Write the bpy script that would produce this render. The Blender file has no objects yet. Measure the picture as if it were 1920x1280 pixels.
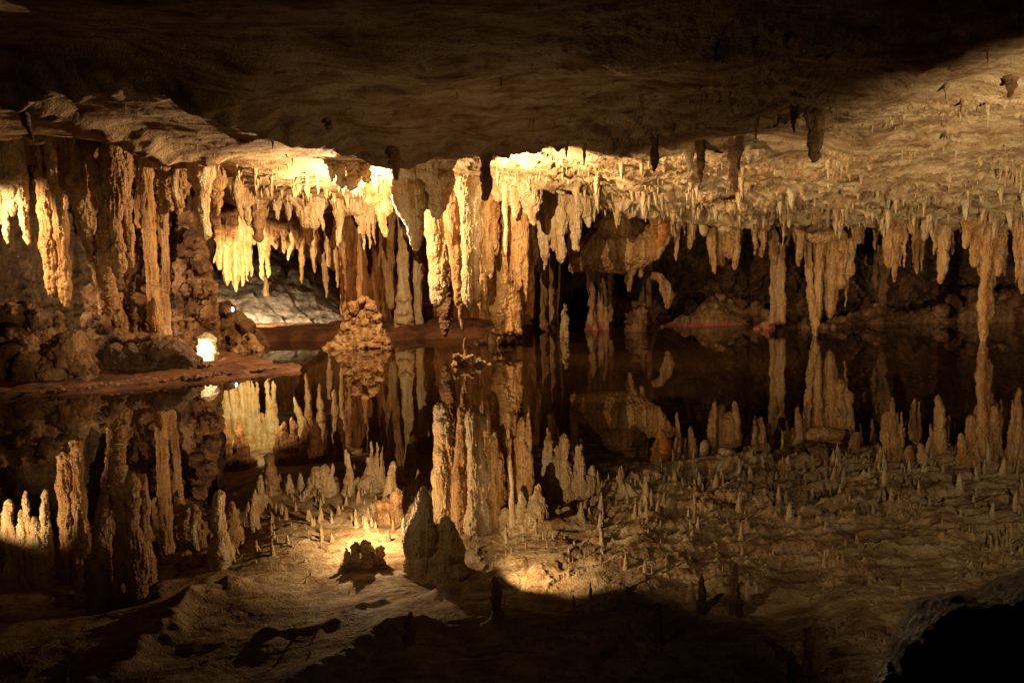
import bpy, math, random
import numpy as np
R = math.radians
sc = bpy.context.scene
COL = sc.collection
rng = random.Random(7)

# ------------------------------------------------------------------ camera
FPX, CAMZ = 1900.0, 1.5          # focal length in pixels of a 1920 wide frame, eye height above the water
PITCH, ROLL = 0.1005, -0.022
cam = bpy.data.cameras.new('camera'); camo = bpy.data.objects.new('camera', cam); COL.objects.link(camo)
cam.sensor_width = 36.0; cam.lens = 36.0 * FPX / 1920.0
cam.clip_start = 0.05; cam.clip_end = 200
import mathutils
_fw = mathutils.Vector((0, math.cos(PITCH), -math.sin(PITCH)))
_rt = mathutils.Vector((1, 0, 0)); _up = _rt.cross(_fw)
_r2 = _rt * math.cos(ROLL) + _up * math.sin(ROLL)
_u2 = _up * math.cos(ROLL) - _rt * math.sin(ROLL)
_m = mathutils.Matrix((( _r2.x, _u2.x, -_fw.x, 0), (_r2.y, _u2.y, -_fw.y, 0), (_r2.z, _u2.z, -_fw.z, CAMZ), (0, 0, 0, 1)))
camo.matrix_world = _m
sc.camera = camo

def P(px, py, d):
    """the point seen at that place of the photograph, d metres into the cave"""
    v = _fw * FPX + _r2 * (px - 960.0) + _u2 * (640.0 - py)
    k = d / v.y
    return (v.x * k, d, CAMZ + v.z * k)

# ------------------------------------------------------------------ noise
_rs = np.random.RandomState(11)
_perm = _rs.permutation(256); _perm = np.concatenate([_perm, _perm, _perm])
_g3 = _rs.normal(size=(256, 3)); _g3 /= np.linalg.norm(_g3, axis=1)[:, None]
def per3(x, y, z):
    xi = np.floor(x).astype(np.int64); yi = np.floor(y).astype(np.int64); zi = np.floor(z).astype(np.int64)
    fx, fy, fz = x - xi, y - yi, z - zi
    u, v, w = [t * t * t * (t * (t * 6 - 15) + 10) for t in (fx, fy, fz)]
    xi &= 255; yi &= 255; zi &= 255
    def g(dx, dy, dz):
        h = _perm[_perm[_perm[xi + dx] + yi + dy] + zi + dz]
        return _g3[h, 0] * (fx - dx) + _g3[h, 1] * (fy - dy) + _g3[h, 2] * (fz - dz)
    a = g(0, 0, 0) * (1 - u) + g(1, 0, 0) * u; b = g(0, 1, 0) * (1 - u) + g(1, 1, 0) * u
    c = g(0, 0, 1) * (1 - u) + g(1, 0, 1) * u; e = g(0, 1, 1) * (1 - u) + g(1, 1, 1) * u
    return 1.6 * ((a * (1 - v) + b * v) * (1 - w) + (c * (1 - v) + e * v) * w)
def per2(x, y, s=0.0):
    return per3(x, y, np.full_like(x, 0.37 + s * 3.17))
def fbm3(x, y, z, o=3):
    r = 0; a = 1.0
    for i in range(o):
        r = r + a * per3(x + 7.3 * i, y + 3.1 * i, z + 5.7 * i); a *= .5; x = x * 2.03; y = y * 2.03; z = z * 2.03
    return r

# ------------------------------------------------------------------ materials
def lin(c): return tuple(((v / 255 + .055) / 1.055) ** 2.4 if v > 10 else v / 255 / 12.92 for v in c) + (1,)
def rock_mat(name, dark, mid, light, svec=(13, 13, 1.1), streak=.5, rough=.62, bump=.95, grain=1.0, pink=False, spot=.5, wet=.4):
    m = bpy.data.materials.new(name); m.use_nodes = True
    nt = m.node_tree; N = nt.nodes; L = nt.links; bs = N['Principled BSDF']
    geo = N.new('ShaderNodeNewGeometry')
    def mapp(s):
        k = N.new('ShaderNodeMapping'); k.inputs['Scale'].default_value = s; L.new(geo.outputs['Position'], k.inputs['Vector']); return k
    def noise(vec, scale, det=5, r=.6, dist=0):
        n = N.new('ShaderNodeTexNoise'); n.inputs['Scale'].default_value = scale; n.inputs['Detail'].default_value = det
        n.inputs['Roughness'].default_value = r; n.inputs['Distortion'].default_value = dist
        L.new(vec, n.inputs['Vector']); return n
    def ramp(fac, stops):
        r = N.new('ShaderNodeValToRGB'); e = r.color_ramp.elements
        while len(e) < len(stops): e.new(.5)
        for q, (p, c) in zip(e, stops): q.position = p; q.color = c
        L.new(fac, r.inputs['Fac']); return r
    def mix(a, b, fac, mode='MIX'):
        k = N.new('ShaderNodeMix'); k.data_type = 'RGBA'; k.blend_type = mode
        for s, v in ((6, a), (7, b), (0, fac)):
            if hasattr(v, 'is_linked'): L.new(v, k.inputs[s])
            else: k.inputs[s].default_value = v
        return k.outputs[2]
    n1 = noise(geo.outputs['Position'], 2.6, 7, .62, .6)
    n2 = noise(mapp(svec).outputs[0], 1.0, 6, .65, .4)
    mm = N.new('ShaderNodeMix'); mm.data_type = 'FLOAT'; mm.inputs[0].default_value = streak
    L.new(n1.outputs['Fac'], mm.inputs[2]); L.new(n2.outputs['Fac'], mm.inputs[3])
    base = ramp(mm.outputs[0], [(.36, dark), (.47, mid), (.58, light)])
    n3 = noise(geo.outputs['Position'], 9.0, 8, .7, .3)
    sp = ramp(n3.outputs['Fac'], [(.36, (0, 0, 0, 1)), (.46, (1, 1, 1, 1))])
    rust = (mid[0] * .55, mid[1] * .33, mid[2] * .25, 1)
    iv = N.new('ShaderNodeMath'); iv.operation = 'MULTIPLY_ADD'; L.new(sp.outputs[0], iv.inputs[0]); iv.inputs[1].default_value = -spot; iv.inputs[2].default_value = spot
    c = mix(base.outputs[0], rust, iv.outputs[0])
    n4 = noise(geo.outputs['Position'], 55, 4, .7)
    gr = ramp(n4.outputs['Fac'], [(.3, (.55, .5, .45, 1)), (.6, (1, 1, 1, 1))])
    c = mix(c, gr.outputs[0], .75 * min(1, grain), 'MULTIPLY')
    if pink:
        sx = N.new('ShaderNodeSeparateXYZ'); L.new(geo.outputs['Position'], sx.inputs[0])
        ad = N.new('ShaderNodeMath'); ad.operation = 'MULTIPLY_ADD'; L.new(n3.outputs['Fac'], ad.inputs[0]); ad.inputs[1].default_value = .34; L.new(sx.outputs[2], ad.inputs[2])
        pr = ramp(ad.outputs[0], [(.2, (1, 1, 1, 1)), (.265, (0, 0, 0, 1))])
        c = mix(c, lin((176, 100, 80)), pr.outputs[0])
    L.new(c, bs.inputs['Base Color'])
    wr = ramp(n1.outputs['Fac'], [(.4, (rough,) * 3 + (1,)), (.62, (max(.2, rough - wet),) * 3 + (1,))])
    L.new(wr.outputs[0], bs.inputs['Roughness'])
    bs.inputs['Specular IOR Level'].default_value = .4
    v = N.new('ShaderNodeTexVoronoi'); v.inputs['Scale'].default_value = 46; L.new(geo.outputs['Position'], v.inputs['Vector'])
    n5 = noise(geo.outputs['Position'], 34, 6, .72)
    n6 = noise(mapp((40, 40, 5)).outputs[0], 1.0, 4, .6)
    a1 = N.new('ShaderNodeMath'); a1.operation = 'MULTIPLY_ADD'; L.new(v.outputs['Distance'], a1.inputs[0]); a1.inputs[1].default_value = -.45 * grain; L.new(n5.outputs['Fac'], a1.inputs[2])
    a2 = N.new('ShaderNodeMath'); a2.operation = 'MULTIPLY_ADD'; L.new(n6.outputs['Fac'], a2.inputs[0]); a2.inputs[1].default_value = streak * 1.7; L.new(a1.outputs[0], a2.inputs[2])
    b = N.new('ShaderNodeBump'); b.inputs['Strength'].default_value = bump; b.inputs['Distance'].default_value = .035
    L.new(a2.outputs[0], b.inputs['Height']); L.new(b.outputs[0], bs.inputs['Normal'])
    return m
M = {
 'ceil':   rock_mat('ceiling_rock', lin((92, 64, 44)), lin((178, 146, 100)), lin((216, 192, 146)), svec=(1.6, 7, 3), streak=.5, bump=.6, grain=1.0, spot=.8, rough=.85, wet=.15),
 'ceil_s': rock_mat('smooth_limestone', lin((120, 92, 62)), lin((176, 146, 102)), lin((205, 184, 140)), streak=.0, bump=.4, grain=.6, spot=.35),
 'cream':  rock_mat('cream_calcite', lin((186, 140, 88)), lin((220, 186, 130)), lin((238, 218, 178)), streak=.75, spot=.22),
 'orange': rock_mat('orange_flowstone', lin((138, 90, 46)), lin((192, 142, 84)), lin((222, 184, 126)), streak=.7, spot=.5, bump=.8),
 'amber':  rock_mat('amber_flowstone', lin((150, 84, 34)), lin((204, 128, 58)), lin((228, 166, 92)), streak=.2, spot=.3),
 'rust':   rock_mat('rust_flowstone', lin((100, 58, 28)), lin((158, 102, 52)), lin((198, 144, 86)), streak=.7, spot=.5),
 'tan':    rock_mat('tan_flowstone', lin((134, 92, 52)), lin((186, 140, 88)), lin((216, 180, 130)), streak=.7, spot=.45),
 'brown':  rock_mat('brown_popcorn', lin((66, 42, 24)), lin((118, 82, 50)), lin((168, 130, 88)), streak=.3, bump=.9, grain=1.0, spot=.5),
 'wall':   rock_mat('shadowed_wall_rock', lin((48, 30, 18)), lin((88, 60, 36)), lin((128, 94, 60)), streak=.3, spot=.6),  # darker copy of the brown rock, the rear wall's shadow put into the colour
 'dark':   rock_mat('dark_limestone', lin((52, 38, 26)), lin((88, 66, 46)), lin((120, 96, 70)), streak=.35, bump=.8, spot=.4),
 'grey':   rock_mat('grey_limestone', lin((78, 70, 60)), lin((118, 108, 94)), lin((160, 146, 130)), streak=.1, bump=.6, spot=.2),
 'yellow': rock_mat('yellow_calcite', lin((196, 150, 84)), lin((222, 186, 112)), lin((240, 220, 160)), streak=.8, spot=.15, bump=.3),
 'pinked': rock_mat('pink_banded_flowstone', lin((110, 76, 46)), lin((158, 118, 76)), lin((196, 160, 112)), streak=.6, spot=.35, pink=True),
 'mud':    rock_mat('brown_mud', lin((64, 36, 18)), lin((92, 54, 27)), lin((116, 74, 40)), streak=.0, rough=.9, wet=.1, bump=.5, grain=.8, spot=.3),
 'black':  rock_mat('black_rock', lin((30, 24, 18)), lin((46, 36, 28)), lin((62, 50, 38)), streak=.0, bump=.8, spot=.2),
}
wm = bpy.data.materials.new('lake_water'); wm.use_nodes = True
nb = wm.node_tree.nodes['Principled BSDF']
nb.inputs['Base Color'].default_value = (.026, .012, .0035, 1); nb.inputs['Roughness'].default_value = 0.0; nb.inputs['IOR'].default_value = 1.41
nz = wm.node_tree.nodes.new('ShaderNodeTexNoise'); nz.inputs['Scale'].default_value = 1.6; nz.inputs['Detail'].default_value = 2
gz = wm.node_tree.nodes.new('ShaderNodeNewGeometry'); wm.node_tree.links.new(gz.outputs['Position'], nz.inputs['Vector'])
bz = wm.node_tree.nodes.new('ShaderNodeBump'); bz.inputs['Strength'].default_value = .02; bz.inputs['Distance'].default_value = .01
wm.node_tree.links.new(nz.outputs['Fac'], bz.inputs['Height'])

# ------------------------------------------------------------------ mesh helpers
def mesh_np(name, V, F, mat, smooth=True):
    me = bpy.data.meshes.new(name)
    V = np.asarray(V, dtype=np.float32); F = np.asarray(F, dtype=np.int32); k = F.shape[1]
    me.vertices.add(len(V)); me.vertices.foreach_set('co', V.ravel())
    me.loops.add(F.size); me.loops.foreach_set('vertex_index', F.ravel())
    me.polygons.add(len(F)); me.polygons.foreach_set('loop_start', np.arange(0, F.size, k, dtype=np.int32))
    me.polygons.foreach_set('loop_total', np.full(len(F), k, dtype=np.int32))
    me.update(calc_edges=True)
    if smooth: me.polygons.foreach_set('use_smooth', np.ones(len(F), dtype=bool))
    me.materials.append(mat)
    return me
def link(name, me, label=None, cat=None, group=None, kind=None):
    o = bpy.data.objects.new(name, me); COL.objects.link(o)
    if label: o['label'] = label
    if cat: o['category'] = cat
    if group: o['group'] = group
    if kind: o['kind'] = kind
    return o
def recentre(V):
    """origin at the foot or root of a thing"""
    c = V.mean(0); return c
def grid_faces(nu, nv):
    i = np.arange(nu - 1)[:, None]; j = np.arange(nv - 1)[None, :]
    a = (i * nv + j).ravel(); return np.stack([a, a + nv, a + nv + 1, a + 1], 1)

class Soup:
    def __init__(s): s.V = []; s.F = []; s.n = 0
    def add(s, V, F):
        s.V.append(np.asarray(V, float)); s.F += [tuple(i + s.n for i in f) for f in F]; s.n += len(V)
    def tube(s, pts, rad, seg=12, squash=None):
        pts = [np.array(p, float) for p in pts]; V = []; F = []
        for i, p in enumerate(pts):
            t = pts[min(i + 1, len(pts) - 1)] - pts[max(i - 1, 0)]; t /= (np.linalg.norm(t) + 1e-9)
            a = np.cross(t, (0, 1, 0)) if abs(t[1]) < .9 else np.cross(t, (1, 0, 0)); a /= np.linalg.norm(a); b = np.cross(t, a)
            for k in range(seg):
                an = 2 * math.pi * k / seg
                r = rad[i] * (1 if squash is None else 1)
                q = a * math.cos(an) * r + b * math.sin(an) * r * (squash or 1)
                V.append(p + q)
        n = len(pts)
        for i in range(n - 1):
            for k in range(seg):
                k2 = (k + 1) % seg
                F.append((i * seg + k, i * seg + k2, (i + 1) * seg + k2, (i + 1) * seg + k))
        V.append(pts[0]); V.append(pts[-1] + (pts[-1] - pts[-2]) / (np.linalg.norm(pts[-1] - pts[-2]) + 1e-9) * rad[-1] * .8)
        for k in range(seg):
            k2 = (k + 1) % seg
            F.append((n * seg, k2, k)); F.append((n * seg + 1, (n - 1) * seg + k, (n - 1) * seg + k2))
        s.add(V, F)
    def ball(s, c, r, sq=(1, 1, 1)):
        V = []; F = []; A, B = 12, 8
        for i in range(1, B):
            th = math.pi * i / B
            for k in range(A):
                ph = 2 * math.pi * k / A
                V.append((c[0] + r * sq[0] * math.sin(th) * math.cos(ph), c[1] + r * sq[1] * math.sin(th) * math.sin(ph), c[2] + r * sq[2] * math.cos(th)))
        V.append((c[0], c[1], c[2] + r * sq[2])); V.append((c[0], c[1], c[2] - r * sq[2])); T, Bt = len(V) - 2, len(V) - 1
        for k in range(A):
            k2 = (k + 1) % A
            F.append((T, k, k2)); F.append((Bt, (B - 2) * A + k2, (B - 2) * A + k))
            for i in range(B - 2): F.append((i * A + k, (i + 1) * A + k, (i + 1) * A + k2, i * A + k2))
        s.add(V, F)
    def fuse(s, name, mat, voxel=.011, smooth=3, flute=.008, knob=.006, ff=16, kf=24, zs=.1, warp=.022, **tags):
        """weld all pieces into one skin, soften the joints, then carve flutes and knobs into it"""
        me = bpy.data.meshes.new('t'); me.from_pydata(np.concatenate(s.V).tolist(), [], s.F); me.update()
        o = bpy.data.objects.new('t', me); COL.objects.link(o)
        m = o.modifiers.new('r', 'REMESH'); m.mode = 'VOXEL'; m.voxel_size = voxel
        if smooth:
            q = o.modifiers.new('s', 'SMOOTH'); q.factor = .5; q.iterations = smooth
        dg = bpy.context.evaluated_depsgraph_get(); e = o.evaluated_get(dg); em = e.to_mesh()
        n = len(em.vertices); V = np.empty(n * 3, np.float32); em.vertices.foreach_get('co', V); V = V.reshape(-1, 3).astype(float)
        Nn = np.empty(n * 3, np.float32); em.vertices.foreach_get('normal', Nn); Nn = Nn.reshape(-1, 3)
        lc = np.empty(len(em.loops), np.int32); em.loops.foreach_get('vertex_index', lc)
        lt = np.empty(len(em.polygons), np.int32); em.polygons.foreach_get('loop_total', lt)
        if (lt == 4).all(): F = lc.reshape(-1, 4)
        else:
            st = np.concatenate([[0], np.cumsum(lt)[:-1]]); F = np.array([[lc[a], lc[a + 1], lc[a + 2], lc[a + (3 if c == 4 else 2)]] for a, c in zip(st, lt)])
        e.to_mesh_clear(); bpy.data.objects.remove(o); bpy.data.meshes.remove(me)
        wv = warp * 1.0
        V = V + np.stack([wv * per3(V[:, 0] * 5, V[:, 1] * 5, V[:, 2] * 7), wv * per3(V[:, 0] * 5 + 9, V[:, 1] * 5, V[:, 2] * 7), wv * .5 * per3(V[:, 0] * 9, V[:, 1] * 9 + 5, V[:, 2] * 4)], 1)
        x, y, z = V.T
        wx = x + .03 * per3(x * 4, y * 4, z * 4)
        f1 = per3(wx * ff, y * ff, z * ff * zs)
        disp = flute * (1 - 2.2 * np.abs(f1)) + flute * .6 * per3(x * ff * 2.3, y * ff * 2.3, z * ff * zs * 2)
        kn = fbm3(x * kf, y * kf, z * kf, 3); disp = disp + knob * kn + knob * 1.4 * np.maximum(0, per3(x * kf * .5, y * kf * .5, z * kf * .5))
        kq = min(knob, .011); disp = disp + kq * .6 * per3(x * kf * 3.1, y * kf * 3.1, z * kf * 2.4) + (.4 * kq) * (1 - 2 * np.abs(per3(x * kf * 1.9, y * kf * 1.9, z * kf * .9)))
        V = V + Nn * disp[:, None]
        c = np.array([V[:, 0].mean(), V[:, 1].mean(), V[:, 2].min()])
        ob = link(name, mesh_np(name, V - c, F, M[mat]), **tags); ob.location = c.tolist()
        return ob

def spike(s, px, y0, y1, w, d, tip=.18, e=.8, up=.14, sat=2, lean=0, dd=0, seed=None, flare=.5, sq=None):
    """one hanging (or standing, when y1 is above y0) cone with its side drips; w is its width in photo pixels"""
    r = random.Random(seed if seed is not None else int(px * 13 + y0 * 7 + y1))
    k = d / FPX; W = w * k / 2
    a = np.array(P(px - lean / 2, y0, d)); b = np.array(P(px + lean / 2, y1, d + dd)); a[0] = (a[0] + b[0]) / 2 if lean == 0 else a[0]; b[0] = a[0] if lean == 0 else b[0]
    sg = 1 if b[2] < a[2] else -1
    fr = r.uniform(9, 20); n = 14; pts = []; rad = []; ph = r.uniform(0, 6)
    if sg > 0 and up <= .14: up = min(.9, max(.06, ceil_at(a[0], a[1]) - a[2] + .07))
    if up > .3: flare *= .4
    pts.append(a + np.array((0, 0, up * sg))); rad.append(W * (1 + flare * 1.3))
    for i in range(n + 1):
        t = i / n
        p = a + (b - a) * t + np.array((math.sin(ph + t * 5) * W * .16, math.cos(ph * 2 + t * 4) * W * .16, 0)) * min(1, t * 3)
        rr = W * (tip + (1 - tip) * (1 - t) ** e) * (1 + flare * math.exp(-t * 9)) * (1 + .14 * math.sin(ph * 3 + t * fr) + .08 * math.sin(ph + t * fr * 2.3) + r.uniform(-.09, .09))
        if t > .93: rr *= .7
        pts.append(p); rad.append(max(rr, .003))
    s.tube(pts, rad, squash=sq)
    for j in range(sat):
        an = r.uniform(0, 6.28); t1 = r.uniform(.3, .85); w2 = W * r.uniform(.28, .5)
        off = np.array((math.cos(an), math.sin(an) * .8, 0)) * W * .8
        q = []; rr = []
        for i in range(8):
            t = i / 7 * t1; base = W * (tip + (1 - tip) * (1 - t) ** e)
            q.append(a + (b - a) * t + off * (base / W)); rr.append(max(.003, w2 * (1 - (i / 7) ** 2 * .75)))
        s.tube(q, rr, seg=8)
ST = 'stalactite'
def stal(px, y0, y1, w, d, mat, label, name='stalactite', cat='stalactite', vox=None, flute=None, knob=None, group=None, **k):
    s = Soup(); spike(s, px, y0, y1, w, d, **k); W = w * d / FPX
    s.fuse(name, mat, voxel=vox or min(.012, max(.0045, W / 9)), smooth=2, flute=flute if flute is not None else min(.009, W * .06), knob=knob if knob is not None else min(.007, W * .05),
           ff=min(60, max(16, 2.2 / W)), kf=min(90, max(24, 3 / W)), label=label, cat=cat, group=group, warp=min(.02, W * .22))
def clus(d, mat, label, spikes, name='stalactite_cluster', cat='stalactites', vox=.0095, flute=.011, knob=.007, extra=None, ff=23, group=None, smooth=3, kf=26, warp=.022):
    s = Soup()
    for q in spikes:
        px, y0, y1, w = q[:4]; k = q[4] if len(q) > 4 else {}
        k = dict(k); dz = k.pop('d', 0); spike(s, px, y0, y1, w, d + dz, **k)
    if extra: extra(s)
    return s.fuse(name, mat, voxel=vox, smooth=smooth, flute=flute, knob=knob, ff=ff, kf=kf, warp=warp, label=label, cat=cat, group=group)
def strand(s, pp, d, seg=10):
    """bent limb through photo points (px, py, width[, extra depth])"""
    pts = []; rad = []
    for i in range(len(pp) - 1):
        for j in range(4):
            t = j / 4; a = pp[i]; b = pp[i + 1]
            ax = [a[q] + (b[q] - a[q]) * t for q in range(3)]; da = (a[3] if len(a) > 3 else 0); db = (b[3] if len(b) > 3 else 0)
            pts.append(P(ax[0], ax[1], d + da + (db - da) * t)); rad.append(ax[2] * d / FPX / 2)
    a = pp[-1]; pts.append(P(a[0], a[1], d + (a[3] if len(a) > 3 else 0))); rad.append(a[2] * d / FPX / 2)
    s.tube(pts, rad, seg)
def lumps(name, mat, label, cat, outline, d, n, rr, depth=.5, seed=1, vox=.014, knob=.018, kf=14, flute=0.0, extra=None, z0=-.1, smooth=2):
    """a mound of welded boulders: outline = [(px, ytop)], foot in the water"""
    r = random.Random(seed); s = Soup()
    xs = [o[0] for o in outline]
    for i in range(n):
        px = r.uniform(xs[0], xs[-1]); yt = np.interp(px, xs, [o[1] for o in outline])
        dd = d + r.uniform(-depth, depth) * .6
        top = P(px, yt, dd); rad = r.uniform(*rr) * 1.0
        z = r.uniform(z0, max(z0 + .01, top[2] - rad * .8)) if i % 3 else top[2] - rad * .8
        s.ball((top[0], dd, z), rad, (r.uniform(.8, 1.2), r.uniform(.8, 1.2), r.uniform(.7, 1.1)))
    pts = np.linspace(xs[0], xs[-1], 9)
    for px in pts[1:-1]:
        yt = np.interp(px, xs, [o[1] for o in outline]); tp = P(px, yt, d); h = max(.05, tp[2] - z0)
        s.ball((tp[0], d + .05, z0), 1, (abs(xs[-1] - xs[0]) / 9 * d / FPX * 1.3, depth * .8, h * .93))
    if extra: extra(s)
    return s.fuse(name, mat, voxel=vox, smooth=smooth, flute=flute, knob=knob, ff=10, kf=kf, label=label, cat=cat)

# ------------------------------------------------------------------ cave ceiling
CP = []
def cp(px, py, d): p = P(px, py, d); CP.append((p[0], d, p[2]))
def ch(px, h, d): CP.append(((px - 960) / FPX * d, d, h))
for d, h in ((-2, 4.0), (1, 3.9), (3, 3.7), (5, 3.3), (6.5, 2.96)):
    for px in (-1600, -600, 0, 300, 500, 700, 960, 1400, 1900, 2500, 3500): ch(px, h, d)
for q in ((100, 55, 7.5), (0, 0, 6.9), (-100, 60, 7.6), (100, 185, 9), (300, 215, 9.7), (130, 255, 12.3), (60, 262, 13), (-150, 260, 12), (260, 285, 12.5), (350, 300, 12.8), (400, 285, 11.4), (500, 255, 10.4),
          (480, 170, 8), (620, 240, 9.4), (600, 300, 12), (560, 350, 13.5), (480, 392, 15.4), (600, 398, 15.3), (690, 372, 14.5), (640, 340, 13), (700, 280, 10), (740, 282, 9.7),
          (760, 150, 7.6), (900, 268, 9.9), (850, 285, 11.6), (950, 318, 12.4), (1050, 330, 12.5), (1000, 350, 13.5), (880, 380, 14.5), (1050, 240, 10), (1200, 240, 10), (1200, 298, 11),
          (1050, 140, 7.6), (1250, 350, 12.5), (1250, 398, 14.2), (1120, 385, 14.3), (1400, 245, 10), (1400, 300, 11), (1400, 360, 12.7), (1400, 400, 13.9), (1350, 130, 7.6),
          (1600, 200, 9), (1600, 120, 7.6), (1600, 280, 10.5), (1600, 350, 12.2), (1600, 412, 14), (1500, 400, 14), (1850, 60, 7), (1850, 100, 7.6), (1850, 200, 9), (1850, 300, 11), (1880, 370, 12.5), (1850, 418, 13.8), (1720, 405, 13.8),
          (2100, 300, 11), (2100, 150, 8.5), (2100, 405, 13.8)): cp(*q)
for px, h, d in ((-300, 2.8, 15), (0, 2.8, 15), (200, 2.6, 15), (350, 2.4, 15), (450, 2.15, 17), (550, 2.12, 18), (480, 2.15, 21), (620, 2.15, 21), (700, 2.12, 17), (850, 2.1, 17), (1000, 2.1, 17), (1200, 2.1, 17),
                 (1100, 2.0, 15.6), (1300, 2.0, 15.6), (1450, 2.05, 15.4), (1600, 2.1, 15.4), (1750, 2.1, 15.3), (1950, 2.1, 15.3), (1400, 2.2, 17.5), (1700, 2.2, 17.5), (2000, 2.2, 17.5), (300, 2.6, 18), (-300, 2.8, 19), (1000, 2.2, 21), (1500, 2.2, 21), (2000, 2.2, 21)): ch(px, h, d)
CP = np.array(CP)
gx = np.arange(-16, 16.01, .16); gy = np.arange(-3, 24.01, .16)
GX, GY = np.meshgrid(gx, gy, indexing='ij')
D2 = (GX[..., None] - CP[:, 0]) ** 2 + (GY[..., None] - CP[:, 1]) ** 2
Wt = 1 / (D2 + .05) ** 1.9
GH = (Wt * CP[:, 2]).sum(-1) / Wt.sum(-1)
for _ in range(3):
    GH[1:-1, 1:-1] = (GH[1:-1, 1:-1] * 2 + GH[:-2, 1:-1] + GH[2:, 1:-1] + GH[1:-1, :-2] + GH[1:-1, 2:]) / 6
def bil(x, y):
    u = np.clip((x + 16) / .16, 0, len(gx) - 1.001); v = np.clip((y + 3) / .16, 0, len(gy) - 1.001)
    i = u.astype(int); j = v.astype(int); a = u - i; b = v - j
    return (GH[i, j] * (1 - a) + GH[i + 1, j] * a) * (1 - b) + (GH[i, j + 1] * (1 - a) + GH[i + 1, j + 1] * a) * b
def seg_dist(x, y, pts):
    best = np.full_like(x, 9.0)
    for (ax, ay), (bx, by) in zip(pts[:-1], pts[1:]):
        dx, dy = bx - ax, by - ay; t = np.clip(((x - ax) * dx + (y - ay) * dy) / (dx * dx + dy * dy), 0, 1)
        best = np.minimum(best, np.hypot(x - ax - dx * t, y - ay - dy * t))
    return best
def pl(*q): return [((px - 960) / FPX * d, d) for px, d in q]
RIDGES = [(pl((-700, 9.6), (-200, 9.0), (150, 8.5), (380, 8.3), (560, 9.0), (640, 9.5), (720, 9.75), (900, 9.8), (1060, 9.6), (1250, 9.3)), .17, .26),  # left run added and lip deepened to keep lamp light off the near ceiling
          (pl((130, 9.4), (240, 10.4), (330, 11.2), (420, 11.7)), .12, .2),
          (pl((820, 11.0), (905, 11.35), (1060, 11.7), (1180, 12.3), (1260, 13.2)), .09, .12),
          (pl((1000, 12.7), (1120, 13.2), (1260, 13.9)), .12, .12),
          (pl((930, 10.5), (1150, 10.3), (1400, 10.4)), .07, .1),
          (pl((1420, 12.6), (1500, 12.2), (1600, 12.4), (1700, 12.7)), .09, .14),
          (pl((1250, 14.1), (1450, 14.2), (1600, 14.1), (1900, 13.9)), .08, .25),
          (pl((470, 10.3), (600, 10.6), (700, 10.9)), .05, .08)]
def ceil_z(x, y, fine=True):
    wx = x + .25 * per2(x * .9, y * .9, 1); wy = y + .25 * per2(x * .9, y * .9, 2)
    z = bil(wx, y)
    for pts, amp, wd in RIDGES:
        dd = seg_dist(wx, wy + .06 * per2(x * 5, y * 5, 5), pts); z = z - amp * np.exp(-(dd / wd) ** 2) * (1 + .5 * per2(x * 6, y * 6, 6))
    px = 960 + x / np.maximum(y, .5) * FPX
    rough = 1 / (1 + np.exp(-(px - 960) / 70)) * (.45 + .55 / (1 + np.exp(-(y - 9.0) * 2)))
    rough = np.clip(rough + .35 / (1 + np.exp(-(y - 13) * 2)), 0, 1)
    z = z + (.05 + .05 / (1 + np.exp(-(px - 1150) / 60)) * (y > 7)) * per2(x * 1.1, y * 1.3, 3) + .03 * per2(x * 2.7, y * 2.7, 4)
    deep = 1 / (1 + np.exp(-(y - 11.3) * 2.2)) / (1 + np.exp(-(px - 1040) / 60))
    z = z - deep * (.10 * per2(x * 1.5, y * 1.9, 14) + .07 * (1 - 2.2 * np.abs(per2(x * 1.3 + y * .6, y * 4.2, 15))) + .035 * per2(x * 2.2, y * 8, 16)) + deep * .03
    patch = np.clip(.5 + 1.6 * per2(x * 1.3, y * 1.5, 17), .12, 1.15)
    rough = np.clip(rough * (patch * (1 - deep) + deep * np.maximum(patch, .45)) , 0, 1.2)
    # thin overlapping beds of rock
    st = per2(x * .8 + y * .35, y * 1.7 - x * .5, 7) * 3.0; fr = st - np.floor(st); z = z + (.05 * fr ** 2.0) * (.12 + .88 * rough)
    if fine:
        r1 = 1 - np.abs(per2(x * 4.5, y * 5.5, 8)) * 2; z = z - .028 * rough * np.maximum(0, r1) 
        z = z - .022 * (.3 + .7 * rough) * per2(x * 9, y * 10, 9) - .012 * (.25 + .75 * rough) * per2(x * 21, y * 23, 10) - .007 * (.2 + .8 * rough) * per2(x * 47, y * 47, 11)
        pk = np.maximum(0, per2(x * 17, y * 17, 12) - .3); z = z - .12 * rough * pk
    return z
us = np.concatenate([np.linspace(-900, -120, 130)[:-1], np.linspace(-120, 2040, 1080)[:-1], np.linspace(2040, 2900, 130)])
ds = np.concatenate([np.linspace(-2.0, 4, 90)[:-1], np.linspace(4, 8.5, 190)[:-1], np.linspace(8.5, 15, 470)[:-1], np.linspace(15, 24, 200)])
U, Dp = np.meshgrid(us, ds, indexing='ij'); X = (U - 960) / FPX * (np.maximum(Dp, 0) * .93 + 1.0 + .35 * np.minimum(Dp, 0)*0)
Xf, Yf = X.ravel(), Dp.ravel()
Zf = ceil_z(Xf, Yf)
V = np.stack([Xf, Yf, Zf], 1)
link('ceiling', mesh_np('ceiling', V, grid_faces(len(us), len(ds))[:, ::-1], M['ceil']), kind='structure')
def ceil_at(x, y): return float(ceil_z(np.array([x]), np.array([y]), False)[0])

# ------------------------------------------------------------------ water and ground
def plane(name, z, mat, x0=-18, x1=18, y0=-3, y1=25):
    return link(name, mesh_np(name, [(x0, y0, z), (x1, y0, z), (x1, y1, z), (x0, y1, z)], [(0, 1, 2, 3)], mat, False), kind='structure')
plane('water', 0, wm)
plane('ground', -.5, M['mud'])

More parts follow.
